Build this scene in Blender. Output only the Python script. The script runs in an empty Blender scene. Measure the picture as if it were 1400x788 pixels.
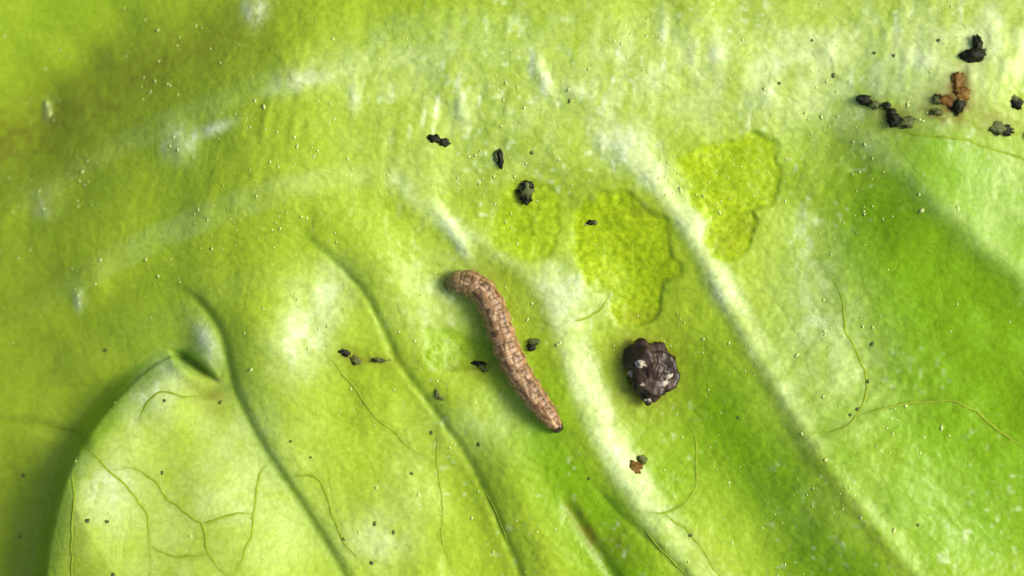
import bpy, math, random
import numpy as np
from mathutils import Vector
random.seed(4)
S = 8.0e-5            # metres per unit used below (1 unit = 0.08 mm, x right, v down)
W2, H2 = 700.0, 394.0
sc = bpy.context.scene
C = sc.collection

# ---------------------------------------------------------------- camera, sky, sun, exposure
cam = bpy.data.cameras.new('camera'); co = bpy.data.objects.new('camera', cam); C.objects.link(co)
cam.lens = 85; cam.sensor_width = 36
CAM_Z = 1400 * S * 85 / 36
co.location = (0, 0, CAM_Z); co.rotation_euler = (0, 0, 0)
cam.clip_start = 0.01; cam.clip_end = 20
cam.dof.use_dof = True; cam.dof.focus_distance = CAM_Z - 30 * S; cam.dof.aperture_fstop = 8.0
sc.camera = co

SUN_EL, SUN_AZ = math.radians(40), math.radians(8)      # azimuth from +x, anticlockwise
world = bpy.data.worlds.new('World'); sc.world = world; world.use_nodes = True
nt = world.node_tree; nt.nodes.clear()
sky = nt.nodes.new('ShaderNodeTexSky'); sky.sky_type = 'NISHITA'; sky.sun_disc = False
sky.sun_elevation = SUN_EL; sky.sun_rotation = math.pi / 2 - SUN_AZ
sky.air_density = 1.0; sky.dust_density = 6.0; sky.ozone_density = 0.8
bg = nt.nodes.new('ShaderNodeBackground'); bg.inputs['Strength'].default_value = 0.14
wo = nt.nodes.new('ShaderNodeOutputWorld')
nt.links.new(sky.outputs[0], bg.inputs[0]); nt.links.new(bg.outputs[0], wo.inputs[0])
sl = bpy.data.lights.new('sun', 'SUN'); so = bpy.data.objects.new('sun', sl); C.objects.link(so)
sl.energy = 2.4; sl.angle = math.radians(24); sl.color = (1.0, 0.95, 0.86)
d = Vector((math.cos(SUN_EL) * math.cos(SUN_AZ), math.cos(SUN_EL) * math.sin(SUN_AZ), math.sin(SUN_EL)))
so.rotation_euler = d.to_track_quat('Z', 'Y').to_euler(); so.location = d * 0.5
sc.view_settings.view_transform = 'Standard'; sc.view_settings.look = 'None'
sc.view_settings.exposure = 0.05; sc.view_settings.gamma = 1

# ---------------------------------------------------------------- maths helpers
def sstep(a, b, x):
    t = np.clip((x - a) / (b - a), 0, 1); return t * t * (3 - 2 * t)

def vnoise(u, v, size, seed, sv=None):
    sv = sv or size
    x = u / size + 1000.37; y = v / sv + 1000.71
    xi = np.floor(x).astype(np.int64); yi = np.floor(y).astype(np.int64)
    fx = x - xi; fy = y - yi
    fx = fx * fx * fx * (fx * (fx * 6 - 15) + 10); fy = fy * fy * fy * (fy * (fy * 6 - 15) + 10)
    def r(a, b):
        h = (a * 374761393 + b * 668265263 + seed * 974634777) & 0x7fffffff
        h = ((h ^ (h >> 13)) * 1274126177) & 0x7fffffff
        h = h ^ (h >> 16)
        return (h & 0xffff) / 32767.5 - 1
    return (r(xi, yi) * (1 - fx) + r(xi + 1, yi) * fx) * (1 - fy) + (r(xi, yi + 1) * (1 - fx) + r(xi + 1, yi + 1) * fx) * fy

def smooth_line(pts, n=10):
    P = np.array(pts, float); out = []
    Q = np.vstack([2 * P[0] - P[1], P, 2 * P[-1] - P[-2]])
    for i in range(1, len(Q) - 2):
        a, b, c, e = Q[i - 1], Q[i], Q[i + 1], Q[i + 2]
        for k in range(n):
            t = k / n
            out.append(.5 * ((2 * b) + (c - a) * t + (2 * a - 5 * b + 4 * c - e) * t * t + (3 * b - a - 3 * c + e) * t ** 3))
    out.append(P[-1]); return np.array(out)

def dline(u, v, pts, n=5):
    """signed distance (positive = right of travel direction as seen in the picture = lower-left for a line going down-right) and arc fraction"""
    L = smooth_line(pts, n)
    best = np.full(u.shape, 1e18); sd = np.zeros(u.shape); fr = np.zeros(u.shape)
    seg = np.linalg.norm(L[1:] - L[:-1], axis=1); cum = np.concatenate([[0], np.cumsum(seg)]); tot = cum[-1]
    for i in range(len(L) - 1):
        ax, ay = L[i]; dx, dy = L[i + 1] - L[i]; l2 = dx * dx + dy * dy
        if l2 == 0: continue
        t = np.clip(((u - ax) * dx + (v - ay) * dy) / l2, 0, 1)
        ex = u - ax - t * dx; ey = v - ay - t * dy; d2 = ex * ex + ey * ey
        m = d2 < best
        best = np.where(m, d2, best)
        cr = dx * ey - dy * ex
        sd = np.where(m, np.sign(cr) * np.sqrt(d2), sd)
        fr = np.where(m, (cum[i] + t * seg[i]) / tot, fr)
    return sd, fr

def gauss(u, v, cx, cy, rx, ry, ang=0):
    a = math.radians(ang); du = u - cx; dv = v - cy
    p = du * math.cos(a) + dv * math.sin(a); q = -du * math.sin(a) + dv * math.cos(a)
    return np.exp(-(p / rx) ** 2 - (q / ry) ** 2)

def blob(u, v, cx, cy, rx, ry, ang=0, wob=.2, soft=.18, seed=3):
    a = math.radians(ang); du = u - cx; dv = v - cy
    p = (du * math.cos(a) + dv * math.sin(a)) / rx; q = (-du * math.sin(a) + dv * math.cos(a)) / ry
    r = (np.abs(p) ** 2.6 + np.abs(q) ** 2.6) ** (1 / 2.6) + wob * vnoise(u, v, 36, seed) + wob * .35 * vnoise(u, v, 12, seed + 9)
    return 1 - sstep(1 - soft, 1 + soft, r)

# ---------------------------------------------------------------- the leaf's layout
MID = [(-900, 800), (-300, 520), (0, 370), (200, 270), (420, 195), (650, 145), (900, 110), (1150, 95), (1450, 75), (2100, 30)]
VD = [(760, 120), (830, 190), (920, 290), (1000, 430), (1095, 590), (1170, 695), (1250, 790), (1400, 950), (1700, 1300)]
VE = [(960, 20), (1120, 150), (1210, 226), (1300, 308), (1400, 400), (1500, 500), (1800, 850)]
VC = [(540, 245), (600, 300), (680, 345), (745, 395), (775, 480), (815, 590), (875, 690), (960, 800), (1080, 960), (1300, 1300)]
VB = [(390, 300), (440, 340), (490, 390), (520, 440), (545, 495), (600, 570), (650, 645), (690, 735), (715, 800), (760, 1000)]
VA = [(205, 385), (262, 405), (300, 450), (314, 505), (326, 545), (360, 610), (405, 680), (440, 735), (480, 800), (600, 1000)]
LOBE = [(20, 1100), (50, 860), (62, 770), (78, 690), (108, 612), (158, 545), (205, 502), (245, 482)]
SLIT = [(224, 480), (245, 489), (272, 506), (303, 527)]
FOLD = [(762, 668), (785, 705), (808, 740), (835, 780), (860, 830)]
FOLD2 = [(800, 655), (850, 705), (900, 750), (950, 800)]
DRK = [(1320, 20), (0, 0)]
STREAK = [(735, 95, 9, 24, -12, .9), (748, 122, 9, 18, -25, .7), (782, 128, 14, 9, 20, .7), (632, 150, 8, 24, -8, .7), (246, 198, 22, 18, 0, .9),
          (290, 178, 28, 8, -18, .7), (425, 112, 40, 16, -12, .55), (855, 205, 26, 26, 0, .65), (820, 196, 8, 14, 0, .6), (345, 10, 16, 20, 0, .8),
          (488, 130, 8, 22, 0, .5), (945, 75, 9, 22, 0, .6), (975, 80, 9, 25, 0, .5), (1045, 135, 10, 16, 0, .6), (1052, 90, 26, 16, 0, .5),
          (1128, 75, 10, 16, 0, .6), (1250, 90, 16, 14, 0, .5), (1345, 45, 14, 30, 0, .6), (905, 40, 6, 26, 0, .5), (608, 300, 10, 26, -32, .9), (632, 335, 8, 22, -30, .8),
          (45, 275, 20, 18, 0, .35), (98, 410, 8, 14, 0, .5), (42, 140, 5, 12, 0, .8), (892, 235, 16, 20, -35, .6), (945, 300, 14, 26, -30, .5),
          (985, 395, 14, 26, -30, .6), (1100, 300, 16, 12, 0, .3)]

def lines(u, v):
    return dict(M=dline(u, v, MID), D=dline(u, v, VD), E=dline(u, v, VE), C=dline(u, v, VC), B=dline(u, v, VB),
                A=dline(u, v, VA), L=dline(u, v, LOBE), S=dline(u, v, SLIT), F=dline(u, v, FOLD), F2=dline(u, v, FOLD2))

def patches(u, v):
    p1 = blob(u, v, 722, 303, 46, 50, 20, seed=5, soft=.16)
    p2 = np.maximum(blob(u, v, 855, 340, 72, 70, 10, seed=6, soft=.11), blob(u, v, 868, 412, 32, 34, 0, seed=8, soft=.1))
    p3 = np.maximum(blob(u, v, 1000, 245, 68, 58, -15, seed=7, soft=.11), blob(u, v, 992, 315, 34, 40, 10, seed=12, soft=.1))
    p4 = blob(u, v, 628, 482, 48, 27, 12, wob=.3, seed=15)
    return p1, p2, p3, p4

def height(u, v, fine=True, slit=True):
    D = lines(u, v)
    wu = u + 14 * vnoise(u, v, 120, 71); wv = v + 14 * vnoise(u, v, 120, 72)
    h = np.zeros(u.shape)
    # whole leaf falls away to the left
    fall = sstep(430, -140, u + 0.10 * (v - 300))
    m, mf = D['M']
    h -= 160 * fall * (1 - .35 * sstep(-110, -330, m)) * (1 - .34 * sstep(530, 610, v) * sstep(300, 120, u))
    h -= 26 * sstep(-80, -235, m) * sstep(760, 200, u) - 46 * sstep(-225, -400, m) * sstep(700, 200, u)
    # broad midrib: crowned
    m, mf = D['M']
    wm = 190 - 60 * sstep(.35, .8, mf)
    h += 46 * np.exp(-(m / wm) ** 2) * sstep(-.05, .3, mf)
    up = sstep(-20, -260, m)                     # blade beyond the midrib (top-left corner) rises again
    h += 0 * up
    # vein D: sharp crest, long fall on its left
    d_, df = D['D']
    amp = sstep(0, .22, df)
    prof = np.where(d_ > 0, np.exp(-(d_ / 105) ** 2), np.exp(-(np.abs(d_) / 150) ** 1.6))
    h += (30 + 34 * sstep(.3, .5, df)) * amp * prof + 3 * amp * np.exp(-(d_ / 14) ** 2) + 3 * amp * sstep(20, -8, d_) * np.exp(-np.maximum(-d_, 0) / 60)
    # vein E
    e_, ef = D['E']
    ae = sstep(1080, 1330, u + .5 * (v - 200))
    prof = np.where(e_ > 0, np.exp(-(e_ / 215) ** 2), np.exp(-(np.abs(e_) / 200) ** 1.6))
    h += 78 * ae * prof + 6 * ae * np.exp(-(e_ / 22) ** 2)
    # hollow between D and E
    h -= 14 * gauss(u, v, 1260, 330, 130, 90, 45)
    # vein C
    c_, cf = D['C']
    ac = sstep(0, .25, cf) * (1 - .25 * sstep(.6, .9, cf))
    prof = np.where(c_ > 0, np.exp(-(c_ / 92) ** 2), np.exp(-(np.abs(c_) / 90) ** 1.6))
    h += 19 * ac * prof + 5 * sstep(.0, .1, cf) * np.exp(-(c_ / 24) ** 2)
    # vein B: shallow groove with a soft swelling on its right
    b_, bf = D['B']
    ab = sstep(0, .15, bf)
    h -= 3.0 * ab * np.exp(-(b_ / 6) ** 2)
    h += 13 * ab * np.exp(-((b_ + 42) / 42) ** 2)
    h -= 10 * ab * np.exp(-((b_ - 40) / 60) ** 2) * sstep(.35, .6, bf)
    # swelling that carries the glossy patch
    h += 20 * gauss(u, v, 372, 470, 60, 95, -20)
    # vein A
    a_, af = D['A']
    aa = sstep(.0, .12, af)
    h -= 3.5 * aa * np.exp(-(a_ / 7) ** 2)
    h += 1.5 * aa * np.exp(-((a_ + 26) / 24) ** 2)
    # lobe : raised, pillowy, with a steep left edge
    l_, lf = D['L']
    ins = l_ < 0
    side = np.where(l_ > 0, 1.0, -1.0)   # >0 : right of the upward line = inside
    inside = (side > 0) & (a_ > 0) 
    dl = np.abs(l_)
    bound = np.where(inside, 1.0, 0.0)
    sdl = dl * side; step = sstep(-30, 4, sdl)
    fade = sstep(-6, 22, a_) * sstep(470, 520, v + .30 * (u - 250) )
    pillow = sstep(-22, 30, sdl)
    h += fade * (10 * step + 9 * pillow) * sstep(-5, 110, a_)
    h += sstep(475, 560, v) * sstep(-30, 8, sdl) * .23 * np.clip(a_, 0, 260) ** 2 / (np.clip(a_, 0, 260) + 45) * sstep(0, 30, a_)
    h -= 5 * np.where(side < 0, np.exp(-dl / 20), 0) * sstep(.25, .55, lf) * sstep(450, 530, v)
    # small bulge above the slit
    h += 9 * gauss(u, v, 284, 470, 20, 32, -25)
    if slit:
        s_, sf = D['S']
        wS = sstep(0, .3, sf) * sstep(1, .45, sf); h -= 26 * np.exp(-(s_ / (3 + 5.5 * wS)) ** 2) * wS; h += 4 * wS * np.exp(-((s_ - 14) / 9) ** 2)
        f_, ff = D['F']; h -= 6 * np.exp(-(f_ / 9) ** 2) * sstep(0, .2, ff)
        g_, gf = D['F2']; h -= 2 * np.exp(-(g_ / 7) ** 2) * sstep(0, .2, gf)
    # crease at the left under the big fall, and the little terrace beneath it
    q_, qf = dline(u, v, [(-300, 560), (0, 578), (60, 592), (112, 604)], 4)
    h -= 5 * np.exp(-(q_ / 10) ** 2)
    # dents where the leaf is chewed thin
    p1, p2, p3, p4 = patches(u, v)
    h -= 2.3 * p2 + 2.4 * p3 + 1.2 * p1 + 2.0 * p4
    for (cx, cy, rx, ry, an, am) in STREAK:
        h += 4.0 * am * gauss(u, v, cx, cy, rx, ry, an)
    h += 7 * gauss(u, v, 790, 395, 42, 34, 0)
    # long low ribs that run with the midrib
    h += 2.6 * vnoise(m, mf * 3000, 36, 90, 520) * np.exp(-(m / 240) ** 2) * sstep(760, 300, u)
    # broad unevenness
    h += 6.0 * vnoise(wu, wv, 140, 1) + 3.2 * vnoise(wu, wv, 60, 2)
    if fine:
        rough = 0.35 + 0.65 * sstep(150, 520, u) * (1 - .6 * sstep(1140, 1230, u - .45 * (v - 300)) * (v > 170))
        calm = 1 - .75 * ((side > 0) & (a_ > 0) & (v > 480))
        rough = rough * calm
        h += rough * (.8 * vnoise(wu, wv, 26, 3) + .48 * vnoise(u, v, 12, 4) + .34 * vnoise(u, v, 6.5, 5))
        ms = np.exp(-(m / 150) ** 2)
        h += rough * ms * 1.3 * vnoise(wu + .2 * v, wv, 13, 6, 40) * sstep(-.5, .6, vnoise(u, v, 70, 16))
        # wrinkles across the blade right of vein D
        w = gauss(u, v, 1180, 560, 190, 230, 0)
        h += 1.1 * w * vnoise(wu - .3 * v, wv + .6 * u, 40, 8, 16)
        pp = np.clip(p1 + p2 + p3 + p4, 0, 1)
        h += pp * .4 * vnoise(u, v, 8, 11)
    # far outside the frame the rim curls down
    o = np.maximum(np.abs(u - 700) - 900, 0) / 500 ; o2 = np.maximum(np.abs(v - 394) - 600, 0) / 400
    h -= 90 * (o ** 2 + o2 ** 2)
    return h, D

def P3(u, v, h=0):
    return ((u - W2) * S, (H2 - v) * S, h * S)

def ground(u, v):
    h, _ = height(np.array([float(u)]), np.array([float(v)])); return float(h[0])

# ---------------------------------------------------------------- materials
def mat(name):
    m = bpy.data.materials.new(name); m.use_nodes = True
    n = m.node_tree.nodes; l = m.node_tree.links
    b = n['Principled BSDF']; return m, n, l, b

def mixc(n, l, fac, a, b):
    x = n.new('ShaderNodeMix'); x.data_type = 'RGBA'
    def s(sock, val):
        if hasattr(val, 'is_output'): l.new(val, sock)
        else: sock.default_value = val
    s(x.inputs[0], fac)
    s(x.inputs[6], a if hasattr(a, 'is_output') else (*a, 1)); s(x.inputs[7], b if hasattr(b, 'is_output') else (*b, 1))
    return x.outputs[2]

def mth(n, l, op, a, b=None, clamp=False):
    x = n.new('ShaderNodeMath'); x.operation = op; x.use_clamp = clamp
    for i, val in enumerate((a, b)):
        if val is None: continue
        if hasattr(val, 'is_output'): l.new(val, x.inputs[i])
        else: x.inputs[i].default_value = val
    return x.outputs[0]

def noise(n, l, scale_px, detail=3, rough=.6, vec=None):
    x = n.new('ShaderNodeTexNoise'); x.inputs['Scale'].default_value = 1 / (scale_px * S)
    x.inputs['Detail'].default_value = detail; x.inputs['Roughness'].default_value = rough
    if vec is None:
        tc = n.new('ShaderNodeTexCoord'); vec = tc.outputs['Object']
    l.new(vec, x.inputs['Vector']); return x.outputs['Fac']

def leaf_material():
    m, n, l, b = mat('lettuce_leaf_tissue')
    def at(name):
        a = n.new('ShaderNodeAttribute'); a.attribute_name = name; return a.outputs['Fac']
    pale, lush, yel, brn, vein = at('pale'), at('lush'), at('chewed'), at('brown'), at('vein')
    n1 = noise(n, l, 90, 4); n2 = noise(n, l, 14, 4, .7); n3 = noise(n, l, 7, 2, .6)
    base = mixc(n, l, n1, (.29, .45, .014), (.39, .56, .034))
    base = mixc(n, l, lush, base, (.205, .42, .003))
    pf = mth(n, l, 'MULTIPLY', pale, mth(n, l, 'ADD', mth(n, l, 'MULTIPLY', n2, .5), .7), True)
    base = mixc(n, l, pf, base, (.60, .76, .30))
    base = mixc(n, l, mth(n, l, 'MULTIPLY', at('painted_sheen'), mth(n, l, 'ADD', mth(n, l, 'MULTIPLY', n3, 1.2), .35), True), base, (.68, .83, .45))  # highlight mask, mixed in as near-white colour
    ym = n.new('ShaderNodeMapRange'); l.new(n3, ym.inputs[0]); ym.inputs[1].default_value = .3; ym.inputs[2].default_value = .7
    yc = mixc(n, l, ym.outputs[0], (.29, .46, .001), (.43, .60, .006))
    base = mixc(n, l, yel, base, yc)
    # fine mottling
    mr = n.new('ShaderNodeMapRange'); l.new(n3, mr.inputs[0])
    mr.inputs[1].default_value = .35; mr.inputs[2].default_value = .65; mr.inputs[3].default_value = .90; mr.inputs[4].default_value = 1.07
    mo = n.new('ShaderNodeVectorMath'); mo.operation = 'SCALE'
    l.new(base, mo.inputs[0]); l.new(mr.outputs[0], mo.inputs['Scale'])
    # faint net of the smallest veins
    tc = n.new('ShaderNodeTexCoord'); nz = n.new('ShaderNodeTexNoise'); nz.inputs['Scale'].default_value = 1 / (60 * S); nz.inputs['Detail'].default_value = 3
    l.new(tc.outputs['Object'], nz.inputs['Vector'])
    va = n.new('ShaderNodeVectorMath'); va.operation = 'MULTIPLY_ADD'; l.new(nz.outputs['Color'], va.inputs[0]); va.inputs[1].default_value = (34 * S,) * 3; l.new(tc.outputs['Object'], va.inputs[2])
    def net(px, w):
        fl = n.new('ShaderNodeVectorMath'); fl.operation = 'MULTIPLY'; l.new(va.outputs[0], fl.inputs[0]); fl.inputs[1].default_value = (1, 1, 0)
        vo = n.new('ShaderNodeTexVoronoi'); vo.feature = 'DISTANCE_TO_EDGE'; vo.inputs['Scale'].default_value = 1 / (px * S); l.new(fl.outputs[0], vo.inputs['Vector'])
        q = n.new('ShaderNodeMapRange'); q.interpolation_type = 'SMOOTHSTEP'; l.new(vo.outputs['Distance'], q.inputs[0]); q.inputs[1].default_value = 0; q.inputs[2].default_value = w; q.inputs[3].default_value = 1; q.inputs[4].default_value = 0
        return q.outputs[0]
    N1, N2 = net(58, .07), net(20, .12)
    nets = mth(n, l, 'ADD', mth(n, l, 'MULTIPLY', N1, .7), mth(n, l, 'MULTIPLY', N2, .35), True)
    inv = n.new('ShaderNodeMapRange'); l.new(noise(n, l, 160, 2), inv.inputs[0]); inv.inputs[1].default_value = .4; inv.inputs[2].default_value = .65; inv.inputs[3].default_value = .06; inv.inputs[4].default_value = .24
    netf = mth(n, l, 'MULTIPLY', nets, inv.outputs[0], True)
    mottled = mixc(n, l, netf, mo.outputs[0], (.17, .28, .012))
    base = mixc(n, l, mth(n, l, 'MULTIPLY', vein, .75, True), mottled, (.10, .21, .008))
    base = mixc(n, l, brn, base, (.17, .10, .012))
    l.new(base, b.inputs['Base Color'])
    rr = n.new('ShaderNodeMapRange'); l.new(n2, rr.inputs[0]); rr.inputs[3].default_value = .26; rr.inputs[4].default_value = .50
    l.new(rr.outputs[0], b.inputs['Roughness'])
    b.inputs['Specular IOR Level'].default_value = .27
    b.inputs['Subsurface Weight'].default_value = 0
    bp = n.new('ShaderNodeBump'); bp.inputs['Strength'].default_value = .48; bp.inputs['Distance'].default_value = 1.5 * S
    hh = mth(n, l, 'ADD', mth(n, l, 'MULTIPLY', noise(n, l, 10, 4, .65), 1.0), mth(n, l, 'MULTIPLY', n3, .35))
    hh = mth(n, l, 'SUBTRACT', hh, mth(n, l, 'MULTIPLY', nets, .35))
    l.new(hh, bp.inputs['Height']); l.new(bp.outputs[0], b.inputs['Normal'])
    return m

M_leaf = leaf_material()

def simple(name, c1, c2, scale, rough=.5, bump=.4, spec=.5, coat=0.0):
    m, n, l, b = mat(name)
    f = noise(n, l, scale, 4, .65)
    mr = n.new('ShaderNodeMapRange'); l.new(f, mr.inputs[0]); mr.inputs[1].default_value = .35; mr.inputs[2].default_value = .65
    l.new(mixc(n, l, mr.outputs[0], c1, c2), b.inputs['Base Color'])
    b.inputs['Roughness'].default_value = rough; b.inputs['Specular IOR Level'].default_value = spec
    b.inputs['Coat Weight'].default_value = coat; b.inputs['Coat Roughness'].default_value = .15
    bp = n.new('ShaderNodeBump'); bp.inputs['Strength'].default_value = bump; bp.inputs['Distance'].default_value = 1.2 * S
    l.new(noise(n, l, scale * .5, 3), bp.inputs['Height']); l.new(bp.outputs[0], b.inputs['Normal'])
    return m
M_vein = simple('fine_vein_green', (.21, .33, .012), (.31, .44, .025), 14, .7, .1, .25)
M_speck = simple('pale_glint_speck', (.48, .62, .14), (.64, .76, .28), 9, .3, .1, .5)
M_frass = simple('black_frass', (.004, .006, .001), (.018, .022, .005), 6, .55, .8, .25)
M_frass_o = simple('olive_frass', (.05, .07, .008), (.12, .15, .02), 6, .6, .8)
M_rust = simple('rust_brown_residue', (.11, .042, .004), (.22, .13, .012), 9, .5, .6, .3)
M_lump = simple('dark_brown_lump', (.012, .006, .002), (.055, .030, .014), 16, .5, .5, .35, .12)
M_fleck = simple('grey_fleck', (.16, .14, .10), (.55, .50, .38), 5, .4, .6)
M_head = simple('dark_head_capsule', (.010, .008, .004), (.05, .035, .015), 8, .3, .2, .6)
M_leg = simple('tan_leg', (.22, .14, .06), (.32, .22, .10), 6, .5)
M_hair = simple('pale_bristle', (.30, .22, .12), (.42, .33, .2), 8, .5)

# ---------------------------------------------------------------- mesh helpers
def link(name, me, parent=None, m=None, kind=None):
    o = bpy.data.objects.new(name, me); C.objects.link(o)
    if m is not None: me.materials.append(m)
    if parent is not None: o.parent = parent
    if kind: o['kind'] = kind
    return o

def thing(name, label, cat, loc, group=None):
    o = bpy.data.objects.new(name, None); C.objects.link(o); o.empty_display_size = .003
    o.location = loc; o['label'] = label; o['category'] = cat
    if group: o['group'] = group
    return o

def np_mesh(name, V, F, attrs=None, normals=None):
    me = bpy.data.meshes.new(name); k = F.shape[1]
    me.vertices.add(len(V)); me.vertices.foreach_set('co', V.astype(np.float32).ravel())
    me.loops.add(F.size); me.loops.foreach_set('vertex_index', F.astype(np.int32).ravel())
    me.polygons.add(len(F)); me.polygons.foreach_set('loop_start', np.arange(0, F.size, k, dtype=np.int32))
    me.polygons.foreach_set('use_smooth', np.ones(len(F), bool))
    me.update(calc_edges=True)
    for a, val in (attrs or {}).items():
        if val.ndim == 2:
            at = me.attributes.new(a, 'FLOAT_COLOR', 'POINT'); at.data.foreach_set('color', val.astype(np.float32).ravel())
        else:
            at = me.attributes.new(a, 'FLOAT', 'POINT'); at.data.foreach_set('value', val.astype(np.float32))
    if normals is not None:
        me.normals_split_custom_set_from_vertices(normals.astype(np.float32))
    return me

def grid_faces(nr, nc, wrap=False):
    a = np.arange(nr * nc).reshape(nr, nc)
    if wrap:
        b = np.roll(a, -1, axis=1)
        return np.stack([a[:-1], b[:-1], b[1:], a[1:]], -1).reshape(-1, 4)
    return np.stack([a[:-1, :-1], a[1:, :-1], a[1:, 1:], a[:-1, 1:]], -1).reshape(-1, 4)

# ---------------------------------------------------------------- the leaf
def axis(lo, hi, step, out, n):
    t = np.linspace(0, 1, n + 1)[1:] ** 1.7 * out
    return np.concatenate([(lo - t)[::-1], np.arange(lo, hi + .1, step), hi + t])
US = axis(-40, 1440, 2, 560, 40); VS = axis(-40, 830, 2, 420, 36)
U, Vv = np.meshgrid(US, VS)
Hh, D = height(U, Vv)
# fine veinlets: drawn as a mask (colour) here, the ones that show well are built as ridges further down
pale = np.zeros(U.shape)
m_, mf = D['M']; d_, df = D['D']; e_, ef = D['E']; c_, cf = D['C']; a_, af = D['A']; b_, bf = D['B']; l_, lf = D['L']
pale += .44 * np.exp(-((m_ - 0) / 95) ** 2) * sstep(300, 900, U) * (1 + .5 * vnoise(U + .2 * Vv, Vv, 12, 61, 46))
pale += .30 * np.exp(-((m_ + 10) / 60) ** 2) * sstep(800, 1250, U)
pale += .75 * np.exp(-((d_ + 8) / 17) ** 4) * sstep(.02, .10, df) * (1 - sstep(.27, .42, df))
pale += .20 * np.exp(-(d_ / 14) ** 2) * sstep(.3, .4, df)
pale += .18 * np.exp(-(e_ / 16) ** 2) * sstep(1060, 1200, U)
pale += .85 * np.exp(-((c_ + 11) / 23) ** 4) * sstep(.15, .21, cf) * (1 - .7 * sstep(.42, .55, cf))
pale += .5 * np.exp(-((c_) / 12) ** 2) * (1 - sstep(.13, .18, cf))
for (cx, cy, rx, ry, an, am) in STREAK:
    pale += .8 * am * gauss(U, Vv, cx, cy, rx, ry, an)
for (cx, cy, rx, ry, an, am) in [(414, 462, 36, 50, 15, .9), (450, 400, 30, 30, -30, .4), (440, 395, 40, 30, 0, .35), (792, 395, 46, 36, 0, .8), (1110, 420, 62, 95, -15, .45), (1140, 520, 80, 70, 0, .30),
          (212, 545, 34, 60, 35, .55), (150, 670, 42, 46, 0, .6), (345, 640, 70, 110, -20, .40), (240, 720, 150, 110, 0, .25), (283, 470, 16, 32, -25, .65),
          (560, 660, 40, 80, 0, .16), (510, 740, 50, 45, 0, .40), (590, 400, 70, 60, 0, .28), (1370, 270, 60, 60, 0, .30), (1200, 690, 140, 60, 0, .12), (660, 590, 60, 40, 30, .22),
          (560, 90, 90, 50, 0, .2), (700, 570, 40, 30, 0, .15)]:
    pale += am * gauss(U, Vv, cx, cy, rx, ry, an)  # pale tissue, plus highlights painted on the glossy patch and lobe
lush_hint = gauss(U, Vv, 1310, 420, 110, 230, -32)
pale += .26 * sstep(-.1, .7, vnoise(m_, mf * 3000, 36, 90, 520)) * np.exp(-((m_ + 20) / 130) ** 2) * sstep(900, 500, U) * sstep(-40, 250, U)
pale *= 1 + .45 * vnoise(U, Vv, 24, 21) + .25 * vnoise(U, Vv, 9, 22)
p1, p2, p3, p4 = patches(U, Vv)
chew = np.clip(.65 * p1 + .95 * p2 + .9 * p3 + .45 * p4 + .35 * np.exp(-((d_ - 8) / 12) ** 2) * sstep(.3, .45, df), 0, 1)
pale = np.clip(pale * (1 - .85 * chew), 0, 1)
sheen = np.zeros(U.shape)  # bright streaks and highlights painted into the leaf colour
for (cx, cy, rx, ry, an, am) in STREAK: sheen += .9 * am * gauss(U, Vv, cx, cy, rx, ry, an)
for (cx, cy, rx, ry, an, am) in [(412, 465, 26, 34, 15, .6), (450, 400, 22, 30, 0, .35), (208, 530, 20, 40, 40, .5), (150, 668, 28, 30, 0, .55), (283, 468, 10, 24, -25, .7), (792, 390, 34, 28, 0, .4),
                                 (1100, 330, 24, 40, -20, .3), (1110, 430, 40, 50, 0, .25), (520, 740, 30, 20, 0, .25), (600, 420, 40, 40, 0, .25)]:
    sheen += am * gauss(U, Vv, cx, cy, rx, ry, an)
sheen += .5 * np.exp(-((c_ + 12) / 13) ** 2) * sstep(.15, .22, cf) * (1 - sstep(.36, .5, cf)) * sstep(-.4, .5, vnoise(U, Vv, 22, 63))
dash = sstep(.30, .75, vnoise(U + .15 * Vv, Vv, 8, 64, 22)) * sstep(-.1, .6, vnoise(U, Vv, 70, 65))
sheen += .55 * dash * np.exp(-(m_ / 120) ** 2) * sstep(350, 700, U)
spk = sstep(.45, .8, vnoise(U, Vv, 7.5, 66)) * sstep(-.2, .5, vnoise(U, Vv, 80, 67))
sheen += .35 * spk * sstep(450, 700, U) * (1 - lush_hint)
sheen *= (.25 + 1.3 * sstep(-.35, .55, vnoise(U, Vv, 9, 68, 15) + .5 * vnoise(U, Vv, 24, 69)))
sheen = np.clip(sheen * (1 - .7 * chew), 0, 1)
lush = np.zeros(U.shape)
lush += .6 * gauss(U, Vv, 1240, 310, 120, 80, 45) + 1.0 * gauss(U, Vv, 1325, 480, 105, 230, -32)
lush += 1.0 * np.exp(-((d_ - 78) / 62) ** 2) * sstep(.2, .36, df) + .35 * sstep(1020, 1150, U + .4 * (Vv - 400)) * sstep(150, 260, Vv) * (d_ < 0)
lush += 1.0 * np.exp(-((c_ - 68) / 46) ** 2) * sstep(.2, .34, cf)
lush += .12 * sstep(330, 60, U) * (1 - ((l_ > 0) & (a_ > 0) & (Vv > 490)))
lush += .12 * gauss(U, Vv, 620, 60, 200, 50)
lush += .35 * gauss(U, Vv, 900, 660, 40, 80) + .4 * gauss(U, Vv, 1260, 680, 120, 120)
lush += .9 * p4 + .4 * p1
lush += .7 * sstep(34, 14, l_) * (l_ > -14) * (a_ > 0) * (Vv > 480)
lush += .45 * gauss(U, Vv, 1290, 640, 110, 150, -20) + .5 * np.exp(-((e_ + 60) / 70) ** 2) * sstep(1150, 1260, U) + .25 * gauss(U, Vv, 900, 640, 60, 110, -30)
lush = np.clip(lush * (1 + .3 * vnoise(U, Vv, 40, 31)), 0, 1)
brn = np.zeros(U.shape)
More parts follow.
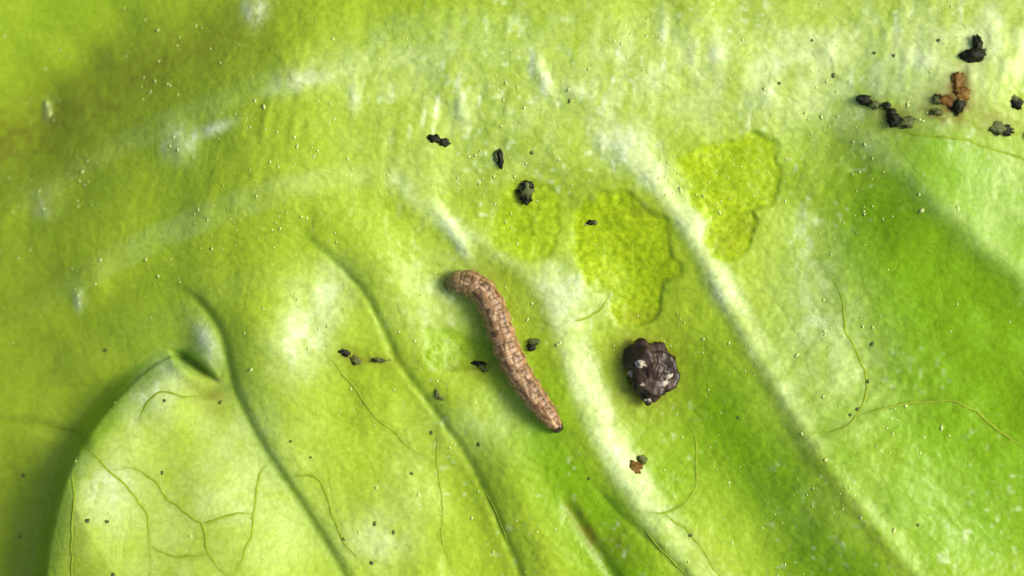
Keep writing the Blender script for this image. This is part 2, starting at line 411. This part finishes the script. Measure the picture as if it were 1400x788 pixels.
for (cx, cy, rx, ry, an, am) in [(1297, 128, 20, 34, 10, .75), (1284, 148, 22, 18, 0, .5), (1270, 160, 26, 14, 0, .30), (1358, 172, 26, 16, 0, .30), (880, 290, 26, 14, 0, .16), (1020, 310, 26, 12, -45, .22),
          (868, 432, 24, 9, 0, .28), (870, 632, 12, 18, 0, .30), (290, 545, 22, 22, 0, .38), (262, 528, 14, 10, 0, .25), (800, 722, 12, 50, -32, .5), (845, 745, 12, 34, -35, .3), (640, 505, 30, 12, 20, .3), (735, 130, 0.1, .1, 0, 0), (482, 488, 22, 12, 25, .5), (520, 492, 36, 8, 5, .35),
          (720, 262, 16, 20, 0, .3), (1215, 165, 34, 16, 20, .4), (1262, 150, 40, 22, 0, .22), (1320, 165, 30, 20, 0, .2), (425, 108, 34, 16, 0, .10), (990, 335, 20, 20, 0, .15), (670, 500, 30, 12, 0, .25)]:
    brn += am * gauss(U, Vv, cx, cy, rx, ry, an)
brn += .16 * sstep(260, 0, U + .5 * (Vv - 300) * (Vv < 300)) * sstep(60, 200, Vv) + .30 * np.exp(-((m_ + 175) / 55) ** 2) * sstep(500, 200, U)  # olive tint painted into the shaded left slope and valley
brn += .55 * gauss(U, Vv, 886, 512, 50, 54) + .35 * gauss(U, Vv, 860, 478, 24, 20) + .22 * gauss(U, Vv, 660, 375, 50, 10)
brn *= 1 + .5 * vnoise(U, Vv, 10, 41)
vein = np.zeros(U.shape)
vein += .70 * np.exp(-(a_ / 6.5) ** 2) * sstep(.02, .1, af) + .10 * np.exp(-(a_ / 16) ** 2)
vein += .45 * np.exp(-(b_ / 4) ** 2) * (.6 + .5 * vnoise(U, Vv, 30, 51))
# rim of each chewed patch
for p, cu in ((p2, 850), (p3, 990), (p1, 722), (p4, 640)): vein += (.55 if p is not p1 else .22) * np.exp(-((p - .6) / .4) ** 2) * (p > .02) * sstep(-.5, .4, vnoise(U, Vv, 30, 52) + .012 * (U - cu)) 
s_, sf_ = D['S']; vein += .8 * np.exp(-(s_ / 6) ** 2) * sstep(0, .25, sf_) * sstep(1, .6, sf_)  # slit: crease shade painted in through the vein mask
f_, ff = D['F']; vein += .5 * np.exp(-(f_ / 8) ** 2) * sstep(0, .2, ff)
g_, gf = D['F2']; vein += .25 * np.exp(-(g_ / 6) ** 2) * sstep(0, .2, gf)
FINE = [[(-60, 572), (0, 578), (48, 583), (80, 590), (108, 598)],
        [(112, 606), (130, 620), (150, 641), (172, 662), (190, 685), (203, 705), (207, 740), (209, 830)],
        [(150, 641), (185, 640), (215, 660), (228, 681), (245, 690), (262, 706), (278, 716), (283, 740), (290, 760), (304, 775), (320, 792), (340, 830)],
        [(370, 628), (352, 660), (348, 700), (344, 730), (333, 760), (320, 792)], [(278, 716), (310, 705), (348, 700)],
        [(101, 640), (104, 680), (103, 750), (104, 830)], [(190, 575), (205, 548), (228, 537), (262, 545), (312, 530)], [(209, 745), (245, 760), (288, 755)],
        [(440, 480), (470, 510), (496, 545), (515, 572), (540, 592), (560, 612), (600, 640)], [(600, 572), (598, 640), (604, 690), (605, 740), (625, 800)],
        [(885, 700), (905, 700), (930, 690), (948, 670), (950, 630), (948, 590), (925, 560)], [(905, 700), (925, 715), (942, 728), (975, 775), (1010, 820)],
        [(1098, 590), (1135, 585), (1165, 565), (1178, 530), (1170, 490), (1150, 450), (1142, 400), (1110, 350)],
        [(1165, 565), (1220, 552), (1300, 548), (1360, 590), (1440, 640)],
        [(785, 440), (812, 428), (832, 405)],
        [(1190, 180), (1260, 190), (1320, 200), (1400, 226), (1440, 240)], [(880, 720), (900, 745), (950, 800)],
        [(385, 655), (430, 650), (450, 690), (470, 740), (520, 800)], [(660, 665), (680, 700), (700, 760)]]
fv = np.zeros(U.shape)
for pts in FINE:
    q_, _ = dline(U, Vv, pts, 4); fv = np.maximum(fv, np.exp(-(q_ / 4.5) ** 2) * (.5 + .3 * vnoise(U, Vv, 40, 77)))
vein = np.clip(vein + .55 * fv * sstep(1500, 1200, U + 0 * Vv) , 0, 1)
# round the far corners of the sheet (outside the frame)
ou = np.maximum(np.abs(U - 700) - 780, 0) / 520; ov = np.maximum(np.abs(Vv - 394) - 460, 0) / 400
UX = 700 + (U - 700) * (1 - .22 * ou * ov); VX = 394 + (Vv - 394) * (1 - .22 * ou * ov)
gv, gu = np.gradient(Hh, VS, US)
N = np.stack([-gu, gv, np.ones_like(gu)], -1); N /= np.linalg.norm(N, axis=-1, keepdims=True)
V3 = np.stack([(UX - W2) * S, (H2 - VX) * S, Hh * S], -1).reshape(-1, 3)
Nf = N.reshape(-1, 3)
A = dict(painted_sheen=sheen.ravel(), pale=pale.ravel(), lush=lush.ravel(), chewed=chew.ravel(), brown=np.clip(brn, 0, .9).ravel(), vein=vein.ravel())
F = grid_faces(*U.shape)
# which part each face belongs to
lab = np.zeros(U.shape, int)
lobe_mask = (l_ > 0) & (a_ > 4) & (Vv > 486 + .28 * (U - 232)) 
lab[lobe_mask] = 5
lab[(np.abs(m_) < 105 - 20 * sstep(.5, .9, mf)) & (lab == 0)] = 1
lab[(np.abs(d_) < 24) & (df > .06) & (m_ > 60)] = 2
lab[(np.abs(e_) < 22) & (ef > .2) & (m_ > 60)] = 3
lab[(np.abs(c_) < 30) & (cf > .02)& (m_ > 60)] = 4
fl = lab.ravel()[F[:, 0]]
leaf = thing('lettuce_leaf', 'yellow-green lettuce leaf with broad pale midrib and chewed thin patches, filling the view', 'leaf', (0, 0, 0))
PART = {0: ('blade', None), 1: ('midrib', 'broad pale midrib running from lower left to upper right'), 2: ('vein', 'long raised vein from the midrib to the lower right corner'),
        3: ('vein', 'raised side vein near the right edge'), 4: ('vein', 'whitish raised vein right of the caterpillar'), 5: ('lobe', 'pale glossy bulging lobe at the lower left')}
for k, (nm, lb) in PART.items():
    Fk = F[fl == k]
    if not len(Fk): continue
    idx, inv = np.unique(Fk, return_inverse=True)
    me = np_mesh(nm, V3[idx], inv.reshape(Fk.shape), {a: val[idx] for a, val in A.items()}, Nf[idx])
    o = link(nm, me, leaf, M_leaf)
    if lb: o['label'] = lb
# underside and rim: gives the leaf its thickness
US2, VS2 = US[::6], VS[::6]
US2 = np.append(US2, US[-1]) if US2[-1] != US[-1] else US2
VS2 = np.append(VS2, VS[-1]) if VS2[-1] != VS[-1] else VS2
U2, V2 = np.meshgrid(US2, VS2)
h2, _ = height(U2, V2, False, False)
ou = np.maximum(np.abs(U2 - 700) - 780, 0) / 520; ov = np.maximum(np.abs(V2 - 394) - 460, 0) / 400
r = np.zeros(U2.shape); r[0] = r[-1] = 1; r[:, 0] = r[:, -1] = 1
z2 = h2 - 26 * (1 - r)
Vb = np.stack([(700 + (U2 - 700) * (1 - .22 * ou * ov) - W2) * S, (H2 - (394 + (V2 - 394) * (1 - .22 * ou * ov))) * S, z2 * S], -1).reshape(-1, 3)
zz = np.zeros(len(Vb))
me = np_mesh('underside', Vb, grid_faces(*U2.shape)[:, ::-1], dict(pale=zz + .3, lush=zz, chewed=zz, brown=zz, vein=zz))
link('underside', me, leaf, M_leaf)

# fine veins built as low ridges lying in the surface
def tube_on_surface(pts, rad, sink=.45, taper=True, n=6, jit=1.2, seed=0, nseg=None):
    L = smooth_line(pts, nseg or 8)
    L = L + np.stack([jit * vnoise(L[:, 0] * 1.0, L[:, 1], 14, 90 + seed), jit * vnoise(L[:, 0], L[:, 1], 14, 91 + seed)], -1)
    h, _ = height(L[:, 0], L[:, 1])
    P = np.stack([L[:, 0], -L[:, 1], h - rad * .30 * sink], -1)
    T = np.gradient(P, axis=0); T /= np.linalg.norm(T, axis=1, keepdims=True)
    up = np.array([0, 0, 1.]); Sd = np.cross(T, up); Sd /= np.linalg.norm(Sd, axis=1, keepdims=True); Up = np.cross(Sd, T)
    t = np.linspace(0, 1, len(P)); R = rad * (np.clip(np.minimum(t / .15, (1 - t) / .25), .35, 1) if taper else np.ones_like(t))
    an = np.linspace(0, 2 * math.pi, n, endpoint=False)
    V = P[:, None] + R[:, None, None] * (np.cos(an)[None, :, None] * Sd[:, None] + .26 * np.sin(an)[None, :, None] * Up[:, None])
    V = V.reshape(-1, 3); V[:, 0] -= W2; V[:, 1] += H2
    return V * S, grid_faces(len(P), n, True)
for i, pts in enumerate(FINE):
    V, Fq = tube_on_surface(pts, 2.0, .25, seed=i, jit=2.0)
    link('fine_vein', np_mesh('fine_vein', V, Fq[:, ::-1]), leaf, M_vein)

# ---------------------------------------------------------------- lumpy bits
def ico(sub):
    import bmesh
    bm = bmesh.new(); bmesh.ops.create_icosphere(bm, subdivisions=sub, radius=1)
    V = np.array([v.co[:] for v in bm.verts]); Fq = np.array([[v.index for v in f.verts] for f in bm.faces]); bm.free(); return V, Fq
ICO = {k: ico(k) for k in (1, 2, 3, 4, 5)}
def n3(V, f, seed):
    return (vnoise(V[:, 0] * f + 3 * V[:, 2] * f, V[:, 1] * f, 1, seed) + vnoise(V[:, 1] * f, V[:, 2] * f - 2 * V[:, 0] * f, 1, seed + 5)) * .5
def lump(sub, rx, ry, rz, ang=0, rough=.18, seed=0, f=1.6):
    V, Fq = ICO[sub]; V = V.copy()
    V *= (1 + rough * 1.6 * n3(V, f, seed) + rough * .9 * n3(V, f * 2.7, seed + 20) + rough * .45 * n3(V, f * 6, seed + 40))[:, None]
    V *= np.array([rx, ry, rz]); a = math.radians(-ang)
    x = V[:, 0] * math.cos(a) - V[:, 1] * math.sin(a); y = V[:, 0] * math.sin(a) + V[:, 1] * math.cos(a)
    return np.stack([x, y, V[:, 2]], -1), Fq
def join(parts):
    Vs, Fs, n = [], [], 0
    for V, Fq in parts: Vs.append(V); Fs.append(Fq + n); n += len(V)
    return np.vstack(Vs), np.vstack(Fs)

# tiny pale beads standing in for glints and hairs on the leaf
rng = np.random.RandomState(11)
beads = []
def bead(u, v, r, st=1.0, ang=0):
    V, Fq = lump(1, r, r * st, r * .4, ang, .3, rng.randint(99))
    V = V + np.array([u - W2, H2 - v, ground_cache(u, v) + .05 * r]); beads.append((V, Fq))
pts = []
for _ in range(6000):
    u = rng.uniform(-30, 1430); v = rng.uniform(-30, 820)
    dens = .28 + .5 * math.exp(-((v - (330 - .2 * u)) / 150) ** 2) + .55 * math.exp(-((u - 1100) / 130) ** 2 - ((v - 480) / 200) ** 2) + .5 * math.exp(-((u - 850) / 200) ** 2 - ((v - 300) / 160) ** 2)
    if u < 480 and v > 480: dens = .06
    if u > 1200 and 230 < v < 560: dens = .06
    dens *= float(sstep(-.35, .6, vnoise(np.array([u]), np.array([v]), 60, 88))[0]) * 1.5
    if rng.rand() < dens * .8: pts.append((u, v))
pts += [(42, 134), (46, 147), (97, 404), (97, 415), (45, 284), (25, 341), (131, 355), (196, 355), (457, 56), (365, 150), (102, 232), (415, 298), (345, 505), (237, 188), (232, 200), (243, 205),
        (762, 470), (765, 468), (1244, 269), (1248, 290), (928, 262), (960, 270), (1085, 485), (1168, 702), (1152, 662), (1278, 582), (1230, 553), (1294, 288), (1040, 126), (1118, 163), (1230, 150), (1090, 590), (1120, 625), (1212, 720), (105, 630), (152, 700), (515, 667), (645, 710)]
P = np.array(pts); hc, _ = height(P[:, 0], P[:, 1]); hd = {(p[0], p[1]): h for p, h in zip(pts, hc)}
def ground_cache(u, v): return hd[(u, v)]
for k, (u, v) in enumerate(pts):
    big = k >= len(pts) - 38
    bead(u, v, rng.uniform(1.8, 2.8) if big else .6 + 1.3 * rng.rand() ** 2.5, rng.uniform(.8, 2.2), rng.uniform(-25, 60))
V, Fq = join(beads); link('glint_speck', np_mesh('glint_speck', V * S, Fq), leaf, M_speck, 'stuff')
# tiny olive flecks that belong to the leaf skin
flecks = [(135, 480), (18, 655), (14, 741), (562, 648), (512, 716), (538, 728), (600, 540), (727, 211), (777, 142), (1007, 570), (1165, 557), (1186, 470), (1133, 107), (1273, 62), (1213, 82), (1188, 78), (942, 730), (1180, 520),
          (398, 603), (425, 625), (223, 646), (225, 548), (300, 551), (150, 711), (124, 710), (160, 782), (470, 738), (508, 770), (805, 653), (1155, 565), (1245, 712), (1105, 60), (590, 592), (655, 607), (1060, 118)]
fp = np.array(flecks, float); hf, _ = height(fp[:, 0], fp[:, 1]); parts = []
for (u, v), h in zip(flecks, hf):
    V, Fq = lump(2, rng.uniform(1.8, 3.4), rng.uniform(1.8, 3.8), 1.0, rng.uniform(0, 90), .25, rng.randint(999)); parts.append((V + np.array([u - W2, H2 - v, h]), Fq))
V, Fq = join(parts); link('olive_fleck', np_mesh('olive_fleck', V * S, Fq), leaf, M_frass_o, 'stuff')

def lump_thing(name, label, cat, u, v, pieces, group=None, lift=.3):
    """pieces: (du, dv, rx, ry, rz, ang, material); the first is the thing's body, the rest its crumbs"""
    h = ground(u, v); t = None; bym = {}
    root = None
    for (du, dv, rx, ry, rz, ang, m, sub, rough) in pieces:
        V, Fq = lump(max(sub, 3), rx, ry, rz * .8, ang, rough + .14, int(abs(u * 7 + du * 3 + dv)) % 991)
        V = V + np.array([du, -dv, ground(u + du, v + dv) - h + rz * lift]); bym.setdefault(m.name, (m, []))[1].append((V, Fq))
    if len(bym) == 1:
        m, ps = list(bym.values())[0]; V, Fq = join(ps)
        o = link(name, np_mesh(name, V * S, Fq), None, m); o.location = P3(u, v, h); o['label'] = label; o['category'] = cat
        if group: o['group'] = group
        return o
    root = thing(name, label, cat, P3(u, v, h), group)
    nm = {M_frass.name: 'pellet', M_rust.name: 'rust_residue', M_frass_o.name: 'olive_residue', M_fleck.name: 'grey_fleck', M_lump.name: 'lump'}
    for k, (m, ps) in bym.items():
        V, Fq = join(ps); link(nm[k], np_mesh(nm[k], V * S, Fq), root, m)
    return root
G = 'frass pellets dropped on the lettuce leaf'
B, Ol, Ru = M_frass, M_frass_o, M_rust
lump_thing('frass_pellet', 'small black two-lobed frass pellet on the midrib, highest left one above the caterpillar', 'frass pellet', 601, 195,
           [(-6, -3, 9, 5, 5, 8, B, 3, .2), (7, 2, 8, 4.5, 4.5, 12, B, 3, .2)], G)
lump_thing('frass_pellet', 'tiny upright black frass pellet between the two-lobed one and the olive-black one', 'frass pellet', 684, 218,
           [(0, 0, 4.5, 12, 5, -6, B, 3, .2), (-5, -2, 3.5, 7, 3, 0, Ol, 2, .2)], G)
lump_thing('frass_pellet', 'squarish olive-black frass pellet on the yellowish patch right above the caterpillar', 'frass pellet', 719, 264,
           [(0, -4, 10, 12, 7, 0, Ol, 3, .25), (0, 5, 7, 10, 8, 0, B, 3, .25), (-7, 2, 5, 9, 5, 0, B, 3, .25), (3, -8, 7, 6, 6, 0, B, 3, .3)], G)
lump_thing('frass_pellet', 'large jet black frass pellet near the upper right corner', 'frass pellet', 1320, 76,
           [(-2, 5, 16, 8, 8, -4, B, 3, .22), (4, -8, 6, 12, 7, 0, B, 3, .25), (-12, 7, 8, 5, 5, 0, B, 3, .2)], G)
lump_thing('frass_pellet', 'flat elongated black frass pellet at the left end of the upper right cluster', 'frass pellet', 1179, 144,
           [(-4, -2, 11, 6, 4.5, 10, B, 3, .25), (8, 5, 8, 5, 4, 12, Ol, 3, .25)], G)
lump_thing('frass_pellet', 'crooked black frass string ending in an olive lump, left of the rust brown spot', 'frass pellet', 1215, 163,
           [(-13, -13, 5, 6, 5, 30, B, 3, .2), (-7, -4, 6, 7, 5, 30, B, 3, .2), (-3, 7, 9, 8, 6, 0, B, 3, .25), (13, 9, 12, 7, 5, -4, Ol, 3, .25), (14, 11, 7, 5, 5, 0, B, 3, .25)], G)
lump_thing('frass_smear', 'rust brown wet smear with a black base below the large jet black pellet', 'smear', 1295, 135,
           [(0, -13, 8, 14, 2.2, 8, Ru, 3, .35), (5, -2, 11, 8, 1.6, 20, Ru, 3, .4), (-12, 12, 13, 6, 1.3, 30, Ru, 3, .45), (1, 17, 7.5, 9, 6, 0, B, 3, .25), (-27, 8, 6, 7, 3, 0, Ol, 2, .3), (-28, 24, 8, 4, 3, 0, Ol, 2, .3)])
lump_thing('frass_pellet', 'small dark frass pellet close to the right edge, beside the rust brown spot', 'frass pellet', 1376, 147,
           [(0, 0, 7.5, 7.5, 5, 0, B, 3, .2), (-3, -5, 5, 5, 3, 0, Ol, 2, .2)], G)
lump_thing('frass_smear', 'faded olive smear with a dark end at the right, below the small dark pellet', 'smear', 1357, 178,
           [(-10, 0, 13, 10, 2.2, 0, Ol, 3, .3), (4, 5, 10, 5.5, 4, 0, B, 3, .3)])
lump_thing('frass_pellet', 'dark frass crumb cut by the right edge under the olive smear', 'frass pellet', 1394, 188, [(0, 0, 5, 8, 4, 0, B, 3, .2)], G)
lump_thing('frass_pellet', 'tiny dark frass crumb at the left rim of the middle chewed patch', 'frass pellet', 808, 305, [(-2, 0, 4.5, 3.5, 3, 0, B, 2, .2), (5, 0, 3.5, 3, 2, 0, Ol, 2, .2)], G)
lump_thing('frass_pellet', 'black frass crumb touching the right side of the caterpillar', 'frass pellet', 726, 472, [(0, 2, 6, 5, 5, 0, B, 3, .2), (5, -5, 8, 4, 4, -5, Ol, 3, .2)], G)
lump_thing('frass_pellet', 'flat dark olive frass sliver beside the left side of the caterpillar', 'frass pellet', 655, 497, [(0, 0, 10, 3, 2.2, 4, B, 3, .2), (7, 8, 8, 3.5, 1.8, 40, Ol, 3, .2)], G)
lump_thing('frass_pellet', 'small hooked dark crumb on the blade left below the caterpillar', 'frass pellet', 600, 540, [(-3, -2, 2.4, 6, 2, 0, Ol, 2, .2), (3, 5, 4.5, 2.4, 2, 8, Ol, 2, .2)], G)
lump_thing('frass_pellet', 'brown crumb below the dark lump, near the whitish vein', 'frass pellet', 877, 628, [(0, 0, 6, 6, 4, 0, Ol, 3, .25), (-11, 10, 9, 7, 2, 0, Ru, 3, .3)], G)
lump_thing('frass_smear', 'dark olive residue streak on the blade left of the caterpillar, below the glossy patch', 'smear', 478, 486,
           [(-7, -4, 7, 5, 1.6, 25, B, 3, .4), (7, 6, 9, 5, 1.3, 30, Ol, 3, .4), (42, 6, 11, 3, 1.0, 0, Ol, 3, .4)])

# the big dark lump
h = ground(889, 510)
lumpT = thing('frass_lump', 'big rounded dark brown lump with grey glistening flecks, right of the caterpillar', 'frass lump', P3(889, 510, h))
V, Fq = lump(5, 35, 40, 24, 0, .19, 5, 1.0)
# wider at the upper right shoulder, narrower at the foot
V[:, 0] *= 1 + .0022 * V[:, 1]; V[:, 0] += .05 * V[:, 1]
V += np.array([0, 2, 14]); link('lump', np_mesh('lump', V * S, Fq), lumpT, M_lump)
for (du, dv, rx, ry, dz) in [(-16, -14, 7, 5, 36), (-27, 0, 5, 4.5, 27), (13, 13, 8, 5, 33), (-3, 36, 5, 3.5, 19), (-13, 14, 4, 3, 34), (22, 4, 5, 4, 31)]:  # pale flecks, brightened to double as wet glints on the lump
    V2_, F2_ = lump(3, rx, ry * .8, 1.8, rng.uniform(-30, 30), .55, rng.randint(99))
    # sit on the lump: find its height there
    dd = np.hypot(V[:, 0] - du, V[:, 1] + dv); j = np.argsort(dd)[:8]; zt = V[j, 2].max()
    link('grey_fleck', np_mesh('grey_fleck', (V2_ + np.array([du, -dv, zt - .8])) * S, F2_), lumpT, M_fleck)

# ---------------------------------------------------------------- the caterpillar
def caterpillar():
    CL = smooth_line([(612, 390), (632, 386), (655, 394), (673, 420), (684, 452), (697, 486), (714, 518), (735, 548), (750, 568), (760, 581)], 30)
    seg = np.linalg.norm(np.diff(CL, axis=0), axis=1); cum = np.concatenate([[0], np.cumsum(seg)]); tot = cum[-1]
    n = 260; sa = np.linspace(0, tot, n); s = sa / tot
    X = np.interp(sa, cum, CL[:, 0]); Y = np.interp(sa, cum, CL[:, 1])
    R = np.interp(s, [0, .02, .06, .12, .25, .45, .62, .78, .90, .97, 1], [3, 10.5, 15.5, 17.3, 18, 18, 17.6, 16.4, 14.4, 11.6, 8.4])
    nseg = 12.5
    ph = s * nseg
    R = R * (1 + .045 * np.abs(np.sin(ph * math.pi)) ** .7 - .03 + .014 * np.sin(ph * 3 * 2 * math.pi))
    hh, _ = height(X, Y, False, False)
    k = np.exp(-np.linspace(-2, 2, 41) ** 2); k /= k.sum(); hs = np.convolve(np.pad(hh, 20, 'edge'), k, 'valid')
    Z = hs + R * .80
    ox, oy, oz = X[n // 2], Y[n // 2], hs[n // 2]
    P = np.stack([X, -Y, Z], -1)
    T = np.gradient(P, axis=0); T /= np.linalg.norm(T, axis=1, keepdims=True)
    Sd = np.cross(T, [0, 0, 1.]); Sd /= np.linalg.norm(Sd, axis=1, keepdims=True); Up = np.cross(Sd, T)
    m = 72; an = np.linspace(0, 2 * math.pi, m, endpoint=False)   # 0 = right side, pi/2 = top
    SS, AN = np.meshgrid(s, an, indexing='ij'); PH = SS * nseg
    rr = np.ones_like(SS)
    # lateral fold and small warts, body wrinkles
    rr += .05 * np.exp(-((AN - math.pi * .97) / .22) ** 2) * np.abs(np.sin(PH * math.pi)) + .05 * np.exp(-((AN - .1) / .22) ** 2) * np.abs(np.sin(PH * math.pi))
    rr += .024 * vnoise(SS * 42 + AN * 1.5, AN * 4 - SS * 12, 1, 3) + .018 * vnoise(SS * 150, AN * 9, 1, 8)
    for off, th in ((.3, 1.15), (.3, 1.99), (.65, .9), (.65, 2.24), (.5, .35), (.5, 2.8)):
        rr += .07 * np.exp(-(((PH % 1) - off) / .09) ** 2 - ((AN - th) / .1) ** 2)
    V = P[:, None] + R[:, None, None] * rr[..., None] * (np.cos(AN)[..., None] * Sd[:, None] + .92 * np.sin(AN)[..., None] * Up[:, None])
    # colour: real pigment of the animal (pale back stripes with brown dashes)
    tan = np.array([.28, .16, .06]); pink = np.array([.42, .26, .13]); brown = np.array([.085, .042, .009]); pale = np.array([.74, .53, .29]); oliv = np.array([.26, .20, .07])
    col = np.zeros(SS.shape + (3,)) + tan
    def mx(c, f): 
        nonlocal col
        f = np.clip(f, 0, 1)[..., None]; col = col * (1 - f) + c * f
    ns = vnoise(SS * 34 + AN * 1.7, AN * 3.2 - SS * 9, 1, 14); ns2 = vnoise(SS * 48 - AN * 2.3, AN * 5 + SS * 14, 1, 15)
    mx(pink, .6 + .6 * ns)
    mx(pale, np.exp(-((AN - 1.57) / .22) ** 2) * sstep(-.5, .4, ns + .4 * np.sin(PH * 2 * math.pi)) * .95)
    for th, w, a in ((1.05, .17, .95), (2.10, .17, .95), (.45, .15, .8), (2.70, .15, .8)):
        mx(brown, a * np.exp(-((AN - th - .05 * ns2) / w) ** 2) * sstep(-.35, .35, ns2 + .5 * np.cos(PH * 2 * math.pi + th * 2)))
    mx(brown, .75 * sstep(.15, .6, vnoise(SS * 44 + AN * 2.1, AN * 5.5 - SS * 17, 1, 19)) * sstep(.1, .3, AN) * sstep(3.1, 2.8, AN))
    mx(brown * .8, .22 * np.exp(-(((PH + .5) % 1 - .5) / .07) ** 2))
    mx(oliv, .75 * (1 - sstep(0.0, .17, SS)))
    mx(oliv * .3, .9 * (np.exp(-((AN - 1.57) / 1.4) ** 2) * (1 - sstep(.015, .05, SS))))
    mx(pale, .6 * np.exp(-((AN - 3.3) / .2) ** 2) + .6 * np.exp(-((AN - 6.1) / .2) ** 2))
    V = V.reshape(-1, 3); cA = np.concatenate([col.reshape(-1, 3), np.ones((n * m, 1))], 1)
    Fq = grid_faces(n, m, True)
    # end caps
    off = np.array([ox, -oy, oz]); V = V - off
    me = np_mesh('body', V * S, Fq, dict(pigment=cA))
    import bmesh
    bm = bmesh.new(); bm.from_mesh(me); be = [e for e in bm.edges if e.is_boundary]
    bmesh.ops.holes_fill(bm, edges=be, sides=0); bmesh.ops.recalc_face_normals(bm, faces=bm.faces); bm.to_mesh(me); bm.free()
    mt, nn, l, b = mat('caterpillar_skin')
    at = nn.new('ShaderNodeAttribute'); at.attribute_name = 'pigment'
    f = noise(nn, l, 3.5, 3, .6); mr = nn.new('ShaderNodeMapRange'); l.new(f, mr.inputs[0]); mr.inputs[1].default_value = .3; mr.inputs[2].default_value = .7; mr.inputs[3].default_value = .8; mr.inputs[4].default_value = 1.2
    vm = nn.new('ShaderNodeVectorMath'); vm.operation = 'SCALE'; l.new(at.outputs['Color'], vm.inputs[0]); l.new(mr.outputs[0], vm.inputs['Scale'])
    l.new(vm.outputs[0], b.inputs['Base Color']); b.inputs['Roughness'].default_value = .38
    b.inputs['Subsurface Weight'].default_value = .25; b.inputs['Subsurface Radius'].default_value = (1, .5, .3); b.inputs['Subsurface Scale'].default_value = 4 * S
    bp = nn.new('ShaderNodeBump'); bp.inputs['Strength'].default_value = .5; bp.inputs['Distance'].default_value = .8 * S
    l.new(noise(nn, l, 3, 2), bp.inputs['Height']); l.new(bp.outputs[0], b.inputs['Normal'])
    root = thing('caterpillar', 'tan and brown mottled caterpillar lying curved on the lettuce leaf', 'caterpillar', P3(ox, oy, oz))
    link('body', me, root, mt)
    def frame(t):
        i = int(round(t * (n - 1))); return P[i] - off, T[i], Sd[i], Up[i], R[i]
    def orient(V, t, ca=0.0, sa=0.0, adv=0.0, up=0.0):
        p, tt, sd, uu, r = frame(t)
        return p + V[:, :1] * tt + V[:, 1:2] * sd + V[:, 2:3] * uu + adv * tt + sa * sd * r + up * uu * r
    # head capsule at the lower right end: two lobes
    Va, Fa = lump(4, 8.5, 8.5, 8, 0, .05, 2); Va[:, 1] *= 1 + .0; Va[:, 2] -= .06 * Va[:, 1] ** 2 * 0
    notch = np.exp(-(Va[:, 1] / 1.6) ** 2) * (Va[:, 2] > 0); Va[:, 2] -= 1.1 * notch
    hd_ = link('head', np_mesh('head', orient(Va, 1.0, adv=2.5, up=-.15) * S, Fa), root, M_head)
    for sgn in (-1, 1):
        Vj, Fj = lump(2, 3.2, 1.8, 1.8, 0, .08, 4); link('mandible', np_mesh('mandible', orient(Vj + np.array([9.5, sgn * 2.2, -3.5]), 1.0, adv=2.5, up=-.15) * S, Fj), hd_, M_head)
    Vp, Fp = lump(3, 9, 9, 2.5, 0, .1, 6); link('tail_plate', np_mesh('tail_plate', orient(Vp + np.array([4., 0, 0]), .012, up=.55) * S, Fp), root, M_head)
    # legs
    for t, ln, w in ((.955, 9, 2.4), (.905, 10, 2.6), (.85, 11, 2.8), (.62, 8, 5), (.54, 8, 5), (.46, 8, 5), (.38, 8, 5), (.07, 9, 5)):
        for sgn in (-1, 1):
            p, tt, sd, uu, r = frame(t)
            Vl, Fl = lump(2, w, w, ln, 0, .08, 3)
            Vl[:, :2] *= (1 - .35 * (-Vl[:, 2:3] / ln)); Vl[:, 2] -= ln * .3
            Vl[:, 1] += sgn * -.25 * Vl[:, 2]
            link('leg' if w < 4 else 'proleg', np_mesh('leg', orient(Vl, t, sa=sgn * .72, up=-.38) * S, Fl), root, M_leg if w > 4 else M_head)
    # bristles
    parts = []
    for k in range(13):
        for off_, th in ((.3, 1.15), (.3, 1.99), (.65, .9), (.65, 2.24), (.5, .35), (.5, 2.8), (.5, .0), (.5, 3.14)):
            t = (k + off_) / nseg
            if t > .99: continue
            p, tt, sd, uu, r = frame(t)
            o_ = math.cos(th) * sd + .92 * math.sin(th) * uu; b0 = p + o_ * r * 1.0
            dr = o_ + tt * rng.uniform(-.5, .5) + uu * .15; dr /= np.linalg.norm(dr)
            e1 = np.cross(dr, tt); e1 /= np.linalg.norm(e1); e2 = np.cross(dr, e1); L_ = rng.uniform(6, 11)
            q = [b0 + .35 * (e1 * math.cos(a) + e2 * math.sin(a)) for a in (0, 2.1, 4.2)] + [b0 + dr * L_]
            parts.append((np.array(q), np.array([[0, 1, 3], [1, 2, 3], [2, 0, 3]])))
    Vh, Fh = join(parts); link('bristle', np_mesh('bristle', Vh * S, Fh), root, M_hair, 'stuff')
caterpillar()
sc.render.resolution_x = 1024; sc.render.resolution_y = 576
